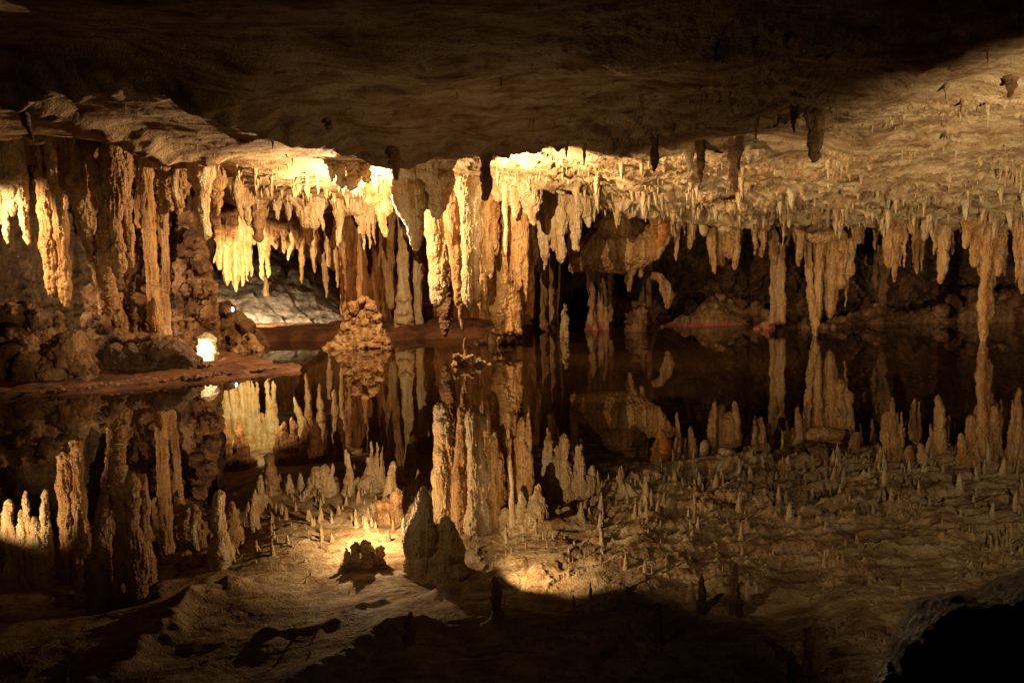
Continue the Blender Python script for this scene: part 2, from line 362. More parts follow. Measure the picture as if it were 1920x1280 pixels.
def sheet(name, pxs, dd, z0, z1, mat, amp, ff, zs, kn, label=None, cat=None, kind=None, nu=500, nv=180, lean=0, bulge=0):
    u = np.linspace(pxs[0], pxs[-1], nu); v = np.linspace(0, 1, nv)
    Uu, Vv = np.meshgrid(u, v, indexing='ij'); D = np.interp(Uu, pxs, dd)
    z = z0 + (z1 - z0) * Vv; D = D + lean * Vv - bulge * np.sin(Vv * math.pi)
    x = (Uu - 960) / FPX * D
    x, D, z = x.ravel(), D.ravel(), z.ravel()
    n1 = per3(x * ff, D * 1.5, z * ff * zs); n2 = per3(x * ff * 2.4, D * 2, z * ff * zs * 2)
    n0 = per3(x * 1.2, D * .3, z * 1.2)
    D2_ = D + amp * (2 * np.abs(n1) + .7 * n2) + .25 * n0 + kn * fbm3(x * 9, D * 9, z * 9, 4)
    return link(name, mesh_np(name, np.stack([x, D2_, z], 1), grid_faces(nu, nv), M[mat]), label=label, cat=cat, kind=kind)
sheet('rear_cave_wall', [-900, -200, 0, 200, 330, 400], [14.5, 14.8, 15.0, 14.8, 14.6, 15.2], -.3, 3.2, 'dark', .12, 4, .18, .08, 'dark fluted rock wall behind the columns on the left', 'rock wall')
sheet('rear_cave_wall', [330, 400, 450, 640, 690, 740], [16, 20, 22.0, 22.0, 19.5, 18.5], -.3, 3.0, 'rust', .2, 3.2, .12, .03, 'orange fluted wall at the back of the lit side chamber', 'rock wall')
sheet('rear_cave_wall', [640, 700, 780, 900, 1000, 1060], [17.6, 17.2, 17.0, 16.9, 17.2, 18.2], -.3, 3.0, 'rust', .16, 3.6, .1, .03, 'deep orange curtain wall behind the bright central columns', 'rock wall')
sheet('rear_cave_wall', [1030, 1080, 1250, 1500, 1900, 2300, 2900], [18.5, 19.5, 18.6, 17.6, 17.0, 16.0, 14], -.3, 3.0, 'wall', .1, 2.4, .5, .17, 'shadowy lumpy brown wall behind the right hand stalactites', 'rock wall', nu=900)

# ------------------------------------------------------------------ formations, left
clus(12.8, 'cream', 'sunlit cream drapery at the very left edge with two blunt tips', [(-30, 270, 440, 50), (8, 330, 457, 16, {'e': .4}), (25, 340, 405, 40), (46, 370, 460, 17, {'e': .45, 'lean': 14}), (-5, 300, 420, 34)])
stal(38, 290, 352, 16, 13.1, 'cream', 'short white tipped stalactite just right of the left edge drapery', lean=14)
def _x(s):
    strand(s, [(85, 262, 14), (92, 290, 12), (97, 318, 14), (108, 330, 16)], 12.7); strand(s, [(104, 262, 10), (108, 300, 9), (122, 322, 12)], 12.7)
clus(12.9, 'orange', 'thick orange stalactite with a glaring cream front lobe, hanging over the rubble pile', [(92, 330, 552, 30, {'e': .25, 'tip': .6, 'sat': 3}), (116, 320, 572, 26, {'e': .25, 'tip': .5}), (82, 345, 470, 16, {'e': .5})], extra=_x, knob=.009)
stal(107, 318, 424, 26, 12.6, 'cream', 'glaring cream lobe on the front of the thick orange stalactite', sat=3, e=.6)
clus(13.2, 'cream', 'pale pair of stubby lobes behind the thick orange stalactite', [(140, 335, 390, 16), (136, 300, 360, 12), (168, 330, 415, 22, {'e': .4})])
def _x(s):
    strand(s, [(158, 262, 16), (170, 300, 15), (184, 328, 16), (194, 350, 20)], 11.8); strand(s, [(215, 268, 15), (222, 300, 15), (228, 345, 18), (222, 380, 22)], 11.8)
    strand(s, [(196, 340, 20), (196, 480, 28), (200, 560, 30, .8), (205, 640, 34, 1.4)], 11.8)
clus(11.8, 'tan', 'wide grey brown double column with looping arms at its top, left of the slim column', [(190, 345, 640, 34, {'e': .15, 'tip': .8, 'dd': 1.3}), (216, 370, 520, 30, {'e': .3, 'tip': .5}), (238, 330, 500, 24, {'e': .3, 'tip': .4, 'd': .4})], extra=_x, name='column', cat='column', knob=.009)
def _x(s):
    strand(s, [(274, 296, 22), (273, 318, 26), (274, 345, 24), (276, 420, 20), (281, 480, 17), (289, 560, 22), (297, 640, 30)], 13.0)
    strand(s, [(262, 315, 7), (260, 380, 9), (258, 415, 8), (263, 425, 5)], 12.95); strand(s, [(284, 320, 12), (286, 450, 12), (290, 560, 14)], 13.05)
clus(13.0, 'orange', 'slim bright edged column with a knobbed head rising from the dark rocks on the left', [], extra=_x, name='column', cat='column')
def _x(s): strand(s, [(300, 335, 16), (306, 400, 17), (311, 470, 13), (308, 560, 15), (312, 640, 22)], 13.3)
clus(13.3, 'tan', 'thin pale column just right of the slim bright edged column', [], extra=_x, name='column', cat='column')
lumps('popcorn_wall', 'brown', 'broad popcorn textured wall behind the slim column', 'rock formation', [(175, 560), (195, 440), (240, 430), (330, 380), (350, 400), (378, 470), (392, 640)], 14.0, 230, (.04, .14), depth=.5, seed=4, knob=.03, kf=19, flute=.02)
def _x(s): strand(s, [(338, 308, 8), (328, 330, 12), (328, 357, 14), (332, 372, 10)], 13.0); strand(s, [(350, 308, 9), (360, 325, 8), (363, 345, 6)], 13.0)
clus(13.0, 'cream', 'small arched pair of cream straws under the left ceiling', [], extra=_x, vox=.007, flute=.003, knob=.002)
clus(13.2, 'tan', 'knobbly cluster of short lobes hanging beside the thin pale column', [(300, 340, 385, 20), (318, 345, 395, 26), (335, 350, 400, 22), (345, 350, 372, 20)], knob=.014)
stal(381, 330, 446, 29, 12.6, 'cream', 'smooth round ended stalactite at the left end of the row of teeth', e=.3, tip=.5, sat=0, flute=.003)
stal(405, 350, 404, 30, 13.2, 'tan', 'broad short cone right of the smooth round ended stalactite')
stal(450, 370, 414, 13, 13.6, 'cream', 'small white cone to the left of the pale twin tooth', lean=6)
stal(463, 375, 424, 19, 14.2, 'cream', 'stubby white tooth left of the grey round ended tooth')
stal(486, 380, 451, 25, 14.6, 'tan', 'grey round ended tooth in the row over the side chamber', e=.4, tip=.5, sat=0)
for i, (px, y1, w, nm) in enumerate(((520, 413, 14, 'first'), (541, 416, 12, 'second'), (560, 412, 10, 'third'))):
    stal(px, 380, y1, w, 14.6, 'cream', nm + ' tiny white tooth right of the grey round ended tooth', group='small teeth of the left ceiling')
clus(14.5, 'cream', 'glaring white knot of rounded lobes at the brightest spot of the ceiling', [(575, 375, 424, 26, {'e': .5, 'tip': .5}), (590, 375, 426, 26, {'e': .5, 'tip': .5}), (603, 375, 432, 12), (560, 370, 405, 24)])
stal(634, 370, 461, 24, 14.4, 'cream', 'sharp white stalactite under the brightest spot of the ceiling', e=1.1, sat=1)
clus(14.6, 'cream', 'ragged white fringe of drips beside the sharp white stalactite', [(650, 370, 400, 30), (668, 375, 410, 40), (682, 400, 470, 10), (692, 400, 466, 9), (702, 400, 462, 8), (675, 400, 440, 18)])
stal(716, 350, 446, 26, 14.0, 'cream', 'curved white stalactite close left of the big central stalactite', lean=14, e=.7)
clus(13.6, 'tan', 'mottled hanging block between the curved white stalactite and the ceiling edge', [(705, 315, 380, 46, {'e': .3, 'tip': .5}), (725, 310, 400, 30, {'e': .3, 'tip': .5}), (685, 320, 360, 30)], name='hanging_rock', cat='hanging rock')
clus(12.1, 'ceil', 'rough grey nodules hanging in front of the brightest ceiling spot', [(622, 305, 340, 16), (640, 298, 352, 22, {'e': .4}), (662, 295, 358, 24, {'e': .4, 'tip': .5}), (684, 292, 340, 26, {'tip': .5}), (652, 300, 335, 20, {'d': .2})], knob=.016, name='hanging_rock', cat='hanging rock')

# side chamber
def sl():
    u = np.linspace(330, 720, 260); v = np.linspace(0, 1, 200); Uu, Vv = np.meshgrid(u, v, indexing='ij')
    D = 16.8 + 5.2 * Vv; x = (Uu - 960) / FPX * D; x, D, vv, uu = x.ravel(), D.ravel(), Vv.ravel(), Uu.ravel()
    top = np.interp(uu, [330, 400, 480, 560, 640, 720], [1.7, 1.45, 1.3, 1.05, .55, .3])
    z = .1 + top * vv ** .8 + .09 * fbm3(x * 1.6 + D * .9, D * 1.1, x * .2, 5) + .02 * fbm3(x * 9, D * 9, x, 3)
    st = (x * .8 + D * .5) * 2.2 + .5 * per3(x, D, x); z += .05 * (st - np.floor(st))
    z = np.where(vv < .02, -.3, z)
    link('bedrock_slope', mesh_np('bedrock_slope', np.stack([x, D, z], 1), grid_faces(260, 200), M['grey']), label='smooth grey bedrock slope at the back of the lit side chamber', cat='bedrock')
sl()
clus(18.0, 'yellow', 'glowing yellow drapery with three long points over the grey slope', [(392, 400, 498, 22, {'e': .4}), (408, 400, 505, 26, {'e': .4}), (425, 400, 535, 20, {'e': .3}), (440, 400, 547, 18, {'e': .35}), (452, 400, 537, 10, {'e': .3}), (430, 400, 470, 44)], vox=.014, ff=10)
clus(18.0, 'yellow', 'slender yellow stalactite pair right of the glowing yellow drapery', [(469, 440, 520, 12, {'lean': 8}), (462, 470, 527, 10), (478, 400, 460, 18)], vox=.014)
clus(17.9, 'yellow', 'thin yellow stalactite pair above the small grey slope stalagmite', [(491, 450, 528, 9, {'e': .3}), (501, 440, 520, 11, {'e': .3}), (498, 400, 465, 22)], vox=.014)
stal(500, 572, 515, 14, 18.2, 'tan', 'small stalagmite standing on the grey slope under the thin yellow pair', name='stalagmite', cat='stalagmite', tip=.3)
stal(565, 430, 531, 15, 18.0, 'orange', 'long pointed orange stalactite hanging before the middle of the grey slope', e=.7)
stal(589, 430, 512, 17, 17.9, 'orange', 'second long orange stalactite, right of the first over the grey slope')
stal(546, 430, 487, 16, 17.9, 'yellow', 'leaning pale stalactite left of the long pointed orange one', lean=-14)
stal(616, 420, 500, 16, 17.8, 'tan', 'dull stalactite at the right end of the grey slope', e=.5)
stal(612, 525, 560, 9, 18.4, 'tan', 'small dull stub over the right part of the grey slope', up=.5, name='stalactite')
stal(631, 430, 540, 11, 18.2, 'orange', 'thin orange stalactite next to the wide orange curtains', e=.5)
OG = 'orange teeth over the side chamber'
for px, y1, w, lb in ((402, 470, 32, 'orange tooth above the left of the glowing yellow drapery'), (432, 462, 34, 'orange tooth above the right of the glowing yellow drapery'), (505, 458, 22, 'orange tooth above the thin yellow pair'), (516, 466, 26, 'broad orange tooth right of the thin yellow pair'),
                      (533, 474, 26, 'orange tooth above the leaning pale stalactite'), (557, 466, 24, 'orange tooth beside the long pointed orange stalactite'), (577, 462, 26, 'orange tooth between the two long orange stalactites'), (600, 476, 20, 'orange tooth above the right end of the slope'), (620, 470, 26, 'orange tooth left of the wide orange curtains')):
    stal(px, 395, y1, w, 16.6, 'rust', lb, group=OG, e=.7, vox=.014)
# curtains and columns between side chamber and centre
def col(px, y0, y1, w, d, mat, label, waist=.8, base=1.3, n=3, lean=0, knob=.007, extra=None, vox=.012, name='column', cat='column', up=.3, group=None, flute=.009):
    s = Soup(); r = random.Random(int(px * 3 + y1))
    for j in range(n):
        o = (j - (n - 1) / 2) * w / n * .9
        s_w = w / n * 1.35
        a = [(px - lean / 2 + o * 1.25, y0 - up * FPX / d, s_w * 1.5, r.uniform(-.03, .03))]
        for t in (0, .2, .4, .6, .8, 1):
            k = 1 + (waist - 1) * math.sin(t * math.pi) + (base - 1) * max(0, t - .6) / .4
            a.append((px + lean * (t - .5) + o * k + r.uniform(-1, 1), y0 + (y1 - y0) * t, s_w * k * r.uniform(.9, 1.12), r.uniform(-.04, .04)))
        strand(s, a, d)
    if extra: extra(s)
    s.fuse(name, mat, voxel=vox, smooth=3, flute=flute, knob=knob, ff=18, kf=26, label=label, cat=cat, group=group)
col(659, 440, 606, 20, 16.8, 'rust', 'narrow orange curtain left of the wide flat one, reaching the bank', n=3)
col(694, 430, 606, 34, 16.7, 'rust', 'wide flat orange curtain behind the crusty mound', n=5, flute=.006)
stal(729, 395, 578, 24, 16.3, 'tan', 'long tapered hanging curtain between the wide curtain and the ribbed column', e=.35, tip=.35, up=.3)
def _x(s):
    for yy, ww in ((560, 30), (585, 34), (600, 36)): a = P(757, yy, 16.0); s.ball(a, ww * 16 / FPX / 2, (1, 1, .55))
col(757, 405, 616, 24, 16.0, 'cream', 'ribbed cream column swelling at its base beside the crusty mound', n=3, base=1.5, extra=_x)
col(783, 470, 616, 15, 16.2, 'cream', 'narrow spiked column right of the ribbed cream column', n=2)

# ------------------------------------------------------------------ centre
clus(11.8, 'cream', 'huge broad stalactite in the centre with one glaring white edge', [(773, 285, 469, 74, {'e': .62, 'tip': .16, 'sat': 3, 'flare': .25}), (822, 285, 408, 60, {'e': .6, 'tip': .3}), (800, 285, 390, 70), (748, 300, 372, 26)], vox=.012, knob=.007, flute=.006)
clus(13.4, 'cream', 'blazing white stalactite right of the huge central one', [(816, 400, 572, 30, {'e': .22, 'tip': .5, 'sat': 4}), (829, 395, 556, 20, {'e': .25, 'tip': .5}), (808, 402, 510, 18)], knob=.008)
clus(13.9, 'brown', 'crusty brown stalactite end reaching down behind the blazing white one', [(834, 430, 628, 24, {'e': .2, 'tip': .6, 'sat': 3}), (842, 460, 605, 14, {'e': .2})], knob=.014)
clus(13.4, 'orange', 'orange panel between the two blazing white stalactites', [(845, 375, 450, 26, {'e': .2, 'tip': .7}), (856, 380, 445, 24, {'e': .2, 'tip': .7})], flute=.004)
stal(859, 430, 622, 24, 13.1, 'tan', 'long drooping tan stalactite tapering to a point at the water', e=.55, tip=.12, lean=20, sat=3)
clus(12.9, 'cream', 'tall blazing white stalactite behind the small dark post, bright on its left', [(879, 350, 578, 26, {'e': .15, 'tip': .5, 'sat': 4}), (891, 360, 566, 20, {'e': .2, 'tip': .5}), (870, 380, 480, 12), (888, 345, 420, 26)], knob=.008)
clus(13.1, 'orange', 'shaded red brown stalactites immediately right of the tall blazing white one', [(902, 370, 580, 18, {'e': .15, 'tip': .6}), (914, 370, 520, 22, {'e': .2, 'tip': .6}), (926, 350, 470, 18)])
clus(12.9, 'cream', 'cream shoulder of rock under the ceiling right of the dark post', [(932, 325, 375, 20, {'e': .3, 'tip': .6}), (950, 335, 385, 34), (985, 345, 400, 40), (1000, 350, 420, 30), (965, 345, 410, 26)], name='hanging_rock', cat='hanging rock')
clus(13.2, 'orange', 'fluted orange curtain with thin bright edges right of the tall blazing white stalactite', [(930, 400, 480, 12, {'e': .3}), (948, 380, 505, 9, {'e': .2}), (962, 400, 520, 16, {'e': .3}), (972, 400, 545, 20, {'e': .3}), (985, 430, 567, 12, {'e': .6}), (952, 410, 500, 20, {'d': .3})])
stal(948, 384, 478, 8, 12.8, 'cream', 'needle thin bright fin in front of the fluted orange curtain', sat=0, e=.2)
def _x(s): strand(s, [(920, 500, 16), (926, 560, 18), (932, 600, 20), (936, 616, 14)], 14.0)
col(952, 470, 622, 50, 14.0, 'orange', 'crusty orange column standing below the fluted orange curtain', n=4, base=.9, waist=1.0, extra=_x, knob=.016)
clus(13.7, 'cream', 'tangle of cream lobes and drips at the left end of the brown dome', [(1012, 400, 461, 9), (1022, 440, 506, 18, {'e': .9}), (1036, 360, 470, 18, {'e': .4}), (1034, 345, 400, 34), (1052, 380, 492, 24, {'e': .4, 'tip': .4}), (1062, 350, 420, 22), (1074, 390, 470, 12, {'e': .3}), (1082, 395, 471, 13, {'e': .3})])
stal(1101, 395, 425, 26, 13.8, 'cream', 'small white hook lobe above the brown dome', lean=10)
def _x(s):
    for px, py, a, b in ((1105, 478, 34, 32), (1092, 488, 24, 20), (1130, 470, 44, 42), (1165, 464, 46, 48), (1192, 460, 28, 42), (1165, 425, 46, 30)):
        q = P(px, py, 15.9); s.ball(q, 1, (a * 15.9 / FPX, .3, b * 15.9 / FPX))
    for i in range(26):
        px = 1075 + i * 6; px = 1090 + i * 5.4 + (i % 3) * 1.5; q = [(px + 40, 425, 6, -.12), (px + 22, 452, 11, -.31), (px + 4, 480, 12, -.31), (px - 12, 506 - max(0, i - 14) * .8 - (i % 2) * 4, 6, -.14)]; strand(s, q, 15.9, 8)
clus(15.9, 'orange', 'bulging brown dome of flowstone with raked ribs hanging over the dark water', [(1180, 495, 545, 22, {'e': 1, 'sat': 1}), (1068, 490, 512, 5, {'sat': 0}), (1074, 495, 517, 5, {'sat': 0}), (1203, 490, 520, 12)], extra=_x, flute=.016, ff=14, name='flowstone_dome', cat='flowstone')
stal(1235, 400, 461, 46, 14.7, 'amber', 'round orange bulb hanging from the ledge, shaped like an acorn', e=.55, tip=.2, sat=0, flute=.002, flare=0, name='stalactite', knob=.008)
stal(1268, 400, 490, 16, 15.0, 'orange', 'narrow brown stalactite right behind the orange bulb', e=.9)
PB = 'pink footed columns on the far shore'
col(1021, 500, 628, 15, 16.4, 'pinked', 'pink footed column below the tangle of cream lobes', n=2, base=1.2)
col(1034, 510, 606, 7, 16.8, 'tan', 'thin stick column just right of the leftmost pink footed column', n=1)
col(1109, 515, 626, 14, 16.4, 'pinked', 'left leg of the pink footed pair under the brown dome', n=2, base=1.9)
col(1130, 515, 626, 20, 16.5, 'pinked', 'broad ribbed column with a pink foot under the brown dome', n=4, base=1.5, waist=.85)
col(1144, 515, 600, 6, 16.3, 'tan', 'stick thin column at the right of the broad pink footed one', n=1)
lumps('crystal_crust', 'cream', 'small crusted white sliver standing in black water left of the pink footed pair', 'rock', [(1050, 612), (1058, 562), (1066, 600)], 15.4, 16, (.015, .03), depth=.06, seed=3, vox=.008, knob=.01, kf=40)
col(1203, 510, 585, 9, 16.4, 'dark', 'thin dark column behind the dull rock clump', n=1)
col(1216, 515, 600, 13, 16.5, 'brown', 'dark leaning column left of the curled tan bracket', n=2, lean=4)
def _x(s):
    strand(s, [(1222, 516, 12), (1236, 520, 14), (1248, 535, 16), (1257, 552, 14), (1251, 576, 7)], 16.2); strand(s, [(1240, 522, 8), (1243, 545, 8), (1247, 566, 4)], 16.2)
clus(16.2, 'tan', 'curled tan bracket of flowstone hanging at the right end of the brown dome', [], extra=_x)
lumps('rock_clump', 'brown', 'dull knobbly rock clump at the far waterline beside the curled bracket', 'rock', [(1176, 600), (1190, 568), (1204, 562), (1214, 598)], 16.0, 30, (.02, .06), depth=.15, seed=9, knob=.02)

# ------------------------------------------------------------------ right
stal(1318, 365, 442, 22, 14.6, 'cream', 'white blunt stalactite at the left end of the right hand ledge', e=.3, tip=.5, lean=8)
stal(1301, 380, 416, 18, 14.8, 'cream', 'small white hook left of the white blunt stalactite', lean=12)
stal(1336, 410, 513, 17, 14.8, 'orange', 'long thin orange stalactite under the white blunt one', e=.5, lean=5)
stal(1365, 395, 432, 42, 14.3, 'cream', 'wide cream lobe in the middle of the ledge', e=.5, tip=.5)
clus(15.0, 'orange', 'ragged orange drapery with two points hanging below the wide cream lobe', [(1352, 405, 498, 22, {'e': .3, 'tip': .4}), (1366, 405, 480, 34, {'e': .2, 'tip': .5}), (1379, 405, 504, 18, {'e': .3})])
clus(14.6, 'tan', 'stepped tan lobes hanging right of the wide cream lobe', [(1405, 395, 428, 30), (1420, 390, 425, 24), (1417, 410, 478, 12), (1430, 410, 483, 14, {'e': .5}), (1440, 400, 430, 20)], knob=.012)
stal(1468, 410, 462, 6, 14.4, 'cream', 'very thin pale straw before the ribbed tan column', sat=0)
col(1458, 440, 604, 32, 15.6, 'tan', 'ribbed tan column with dark grooves standing at the right end of the pink shore', n=5, base=.9, waist=.85)
stal(1499, 425, 498, 18, 14.6, 'tan', 'smooth lone stalactite between the ribbed column and the long tapering one', e=.4)
def _x(s):
    strand(s, [(1512, 430, 12), (1516, 480, 11), (1519, 540, 12), (1525, 590, 14), (1530, 630, 6)], 14.8); strand(s, [(1536, 455, 22), (1534, 520, 15), (1536, 570, 12), (1531, 610, 10)], 14.8)
    for px, py, a, b in ((1540, 442, 28, 14), (1565, 440, 30, 10), (1528, 440, 20, 14)):
        q = P(px, py, 14.7); s.ball(q, 1, (a * 14.7 / FPX, .15, b * 14.7 / FPX))
clus(14.8, 'orange', 'long orange stalactite of joined strands whose point just touches the water', [], extra=_x)
clus(14.9, 'orange', 'heavy fluted drapery right of the long one touching the water', [(1557, 440, 597, 26, {'e': .3, 'tip': .3, 'sat': 3}), (1575, 430, 540, 30, {'e': .2, 'tip': .5}), (1590, 430, 520, 26, {'e': .3, 'tip': .4}), (1587, 500, 578, 6, {'sat': 0}), (1549, 500, 585, 9)])
stal(1609, 400, 456, 24, 14.2, 'tan', 'stubby knobbed stalactite in front of the dark gap', e=.4, knob=.014)
stal(1642, 415, 469, 13, 14.6, 'cream', 'pale little spike alone in the dark gap', sat=0)
clus(13.9, 'orange', 'orange cluster of four stalactites, the longest at left, right of the dark gap', [(1668, 395, 500, 20, {'e': .3, 'tip': .5}), (1676, 420, 529, 20, {'e': .8}), (1688, 400, 500, 16, {'e': .5}), (1697, 400, 501, 10), (1685, 395, 450, 40)])
stal(1712, 395, 440, 30, 13.7, 'orange', 'short wide orange cone over the middle of the right hand row')
clus(14.3, 'orange', 'dim twin pointed stalactite behind the short wide orange cone', [(1718, 420, 514, 14, {'e': .5}), (1729, 420, 508, 10), (1722, 400, 465, 26)])
stal(1736, 390, 451, 20, 13.5, 'cream', 'blunt ivory stalactite left of the long pointed one of the right row', e=.4)
clus(13.8, 'orange', 'long pointed stalactite with a ringed shoulder in the right hand row', [(1767, 400, 532, 28, {'e': .6, 'tip': .3}), (1752, 400, 478, 12), (1776, 400, 470, 14), (1760, 395, 430, 40)])
clus(13.5, 'orange', 'big right hand cluster with pale fingers above the longest stalactite', [(1813, 395, 466, 20, {'e': .4}), (1829, 395, 500, 22, {'e': .4, 'tip': .4}), (1843, 395, 486, 16, {'e': .4}), (1870, 410, 516, 24, {'e': .3, 'tip': .5}), (1860, 395, 450, 50), (1835, 395, 440, 60)], knob=.01)
clus(13.5, 'orange', 'longest stalactite of the right side, crusty and hanging to just above the water', [(1847, 430, 640, 26, {'e': .35, 'tip': .4, 'sat': 2}), (1859, 430, 600, 16, {'e': .4, 'd': .2})], knob=.009)
clus(13.9, 'tan', 'matted rootlike tangle of drips right of the longest stalactite', [(1885, 400, 525, 7), (1892, 400, 480, 14), (1900, 400, 500, 12), (1880, 410, 470, 12), (1908, 395, 450, 20)], knob=.015)
clus(13.4, 'orange', 'dull orange stalactites cut by the right edge of the view', [(1906, 430, 530, 12), (1916, 420, 553, 20, {'e': .5}), (1935, 400, 520, 26)])
clus(15.6, 'brown', 'dim forked hanging mass in the shadow between the drapery and the orange cluster', [(1655, 440, 576, 18, {'e': .4, 'tip': .4}), (1640, 430, 540, 16), (1665, 430, 520, 22), (1625, 440, 500, 16)], knob=.014)
def hang(mat, label, path, d, n, rr, seed, name='hanging_rock', cat='hanging rock', knob=.02, kf=16, vox=.013, dd=.25, up=.08):
    s = Soup(); r = random.Random(seed); xs = [q[0] for q in path]
    for i in range(n):
        px = r.uniform(xs[0], xs[-1]); y = np.interp(px, xs, [q[1] for q in path]); rad = r.uniform(*rr); e = r.uniform(-dd, dd)
        p = np.array(P(px, y, d + e)); p[2] += rad * .8 + abs(e) * .25 + r.random() ** 2 * up; s.ball(p, rad, (r.uniform(.8, 1.5), r.uniform(.8, 1.3), r.uniform(.6, 1.1)))
        if i % 3 == 0: s.tube([p, p + np.array((0, 0, max(.1, ceil_at(p[0], p[1]) - p[2] + .05)))], [rad * .8, rad * 1.2], 8)
    s.fuse(name, mat, voxel=vox, smooth=2, flute=.006, knob=knob, ff=12, kf=kf, label=label, cat=cat)
def fringe(label, x0, x1, d, mat, seed, n=9, top=400, ln=(18, 60)):
    r = random.Random(seed); q = []
    for i in range(n):
        px = x0 + (x1 - x0) * (i + r.uniform(.1, .9)) / n; h = r.uniform(*ln) * (1 if r.random() < .6 else .5)
        q.append((px, top - 8, top + 20 + h, r.uniform(8, 19), {'e': r.uniform(.4, 1), 'tip': r.uniform(.1, .4), 'd': r.uniform(-.15, .2), 'sat': r.choice((0, 1, 1, 2))}))
    clus(d, mat, label, q, vox=.011)
fringe('ragged fringe between the orange bulb and the white blunt stalactite', 1262, 1312, 14.7, 'tan', 1, 6)
fringe('short ragged fringe behind the wide cream lobe', 1325, 1350, 15.2, 'orange', 2, 4)
fringe('brown fringe of drips left of the ribbed tan column', 1385, 1450, 15.2, 'brown', 3, 9)
fringe('close set fringe between the ribbed column and the smooth lone stalactite', 1470, 1512, 14.9, 'orange', 4, 6)
fringe('low brown fringe under the flat dark bellied ledge', 1590, 1660, 14.8, 'brown', 5, 8, 405, (10, 50))
fringe('shaggy orange fringe behind the orange cluster of four stalactites', 1660, 1745, 14.5, 'orange', 6, 12, 402, (10, 66))
fringe('shaggy brown fringe left of the big right hand cluster', 1745, 1815, 14.5, 'brown', 7, 9, 402, (10, 60))
fringe('shaggy brown fringe filling the space under the right edge of the view', 1870, 1960, 14.4, 'brown', 8, 11, 402, (10, 80))
fringe('pale stubby fringe left of the tangle of cream lobes', 985, 1015, 13.9, 'cream', 9, 5, 380, (10, 50))
hang('brown', 'brown knobbly lumps of ceiling above the thick orange stalactite', [(50, 280), (90, 262), (140, 268), (160, 300)], 12.2, 34, (.04, .09), 21)
hang('brown', 'brown knobbly brow of ceiling above the wide double column', [(165, 300), (200, 272), (250, 290), (262, 300)], 12.0, 34, (.04, .09), 22)
hang('tan', 'tan knobbly brow of ceiling above the thin pale column', [(290, 318), (330, 316), (372, 330)], 12.9, 30, (.03, .07), 23)
hang('cream', 'slanting cream ledge running down right above the brown dome', [(1082, 372), (1130, 385), (1180, 402), (1232, 414)], 13.9, 46, (.03, .065), 1)
hang('cream', 'knobbly end of the cream ledge above the orange bulb', [(1232, 410), (1262, 405), (1292, 385)], 14.2, 26, (.03, .07), 2)
hang('ceil', 'rough purple brown coral like swelling below the smooth pointed tan stalactite', [(1320, 385), (1370, 405), (1425, 402), (1450, 385)], 13.0, 60, (.05, .10), 3, knob=.03, kf=26)
hang('brown', 'flat dark bellied ledge over the long stalactite that touches the water', [(1430, 420), (1480, 430), (1530, 438), (1590, 425), (1612, 415)], 14.4, 60, (.04, .09), 4)
hang('tan', 'lumpy tan lip in the ceiling behind the five tiny teeth', [(1440, 352), (1490, 358), (1540, 362)], 12.5, 30, (.04, .08), 5)
hang('ceil', 'rough brown mass hanging over the dark gap in the right row', [(1545, 375), (1600, 392), (1650, 400)], 13.2, 40, (.05, .09), 6, knob=.028)
hang('orange', 'orange coral mass above the orange cluster of four stalactites', [(1640, 390), (1690, 396), (1750, 398), (1790, 392)], 13.5, 50, (.05, .09), 7, knob=.028)
hang('tan', 'tan coral mass above the big right hand cluster', [(1780, 372), (1830, 392), (1900, 398), (1950, 390)], 13.1, 56, (.05, .10), 8, knob=.028)
hang('tan', 'pale lumpy shelf near the right edge above the matted tangle', [(1820, 345), (1870, 352), (1940, 350)], 12.3, 30, (.04, .08), 9, knob=.024)
hang('cream', 'cream boss of rock above the tangle of cream lobes', [(1000, 352), (1030, 362), (1062, 366)], 13.3, 30, (.04, .08), 10)
hang('tan', 'low bulge of pale rock behind the thin ragged stalactite', [(1130, 332), (1190, 342), (1260, 345)], 12.4, 60, (.035, .06), 11)
# ------------------------------------------------------------------ near ceiling
clus(9.0, 'tan', 'big blunt dark stalactite hanging nearest the viewer at upper right', [(1527, 165, 301, 34, {'e': .5, 'tip': .45, 'flare': .25, 'sat': 1, 'd': 0}), (1508, 165, 200, 9, {'d': .1, 'sat': 0}), (1556, 165, 206, 8, {'sat': 0}), (1572, 168, 190, 7, {'sat': 0})], name='stalactite', cat='stalactite', flute=.007, warp=.006)
clus(9.7, 'brown', 'thin ragged stalactite hanging from the dark ceiling above the orange bulb', [(1226, 190, 320, 17, {'e': .4, 'tip': .4, 'sat': 1}), (1214, 190, 235, 10), (1240, 190, 240, 12), (1255, 190, 218, 9), (1201, 190, 215, 8)], name='stalactite', cat='stalactite', flute=.004, vox=.007, warp=.005)  # brown chosen to darken its unlit front, shade put into the colour
stal(1378, 262, 361, 27, 10.3, 'brown', 'smooth pointed tan stalactite between the ragged one and the big blunt dark one', e=.7, sat=0, flare=.1)  # tan stone given darker brown, its unlit side put into the colour
stal(1313, 280, 346, 15, 10.3, 'brown', 'short dark stalactite left of the smooth pointed tan one', e=.6, sat=0, flare=.1)
stal(909, 245, 373, 21, 9.9, 'tan', 'dark straight post like stalactite silhouetted before the blazing white one', e=.15, tip=.75, flare=.15, sat=0)
stal(740, 258, 337, 25, 9.5, 'tan', 'black pointed stalactite silhouetted on top of the huge central one', e=.8, sat=0, flare=.1)
stal(615, 190, 249, 15, 8.8, 'tan', 'short dark stub in the shadowed ceiling above the lit nodules', e=.4, tip=.5, sat=0)
stal(510, 250, 281, 7, 10.2, 'dark', 'tiny dark peg under the left ceiling', sat=0)
stal(48, 175, 262, 20, 9.5, 'dark', 'dim bent stalactite high on the far left', lean=20)
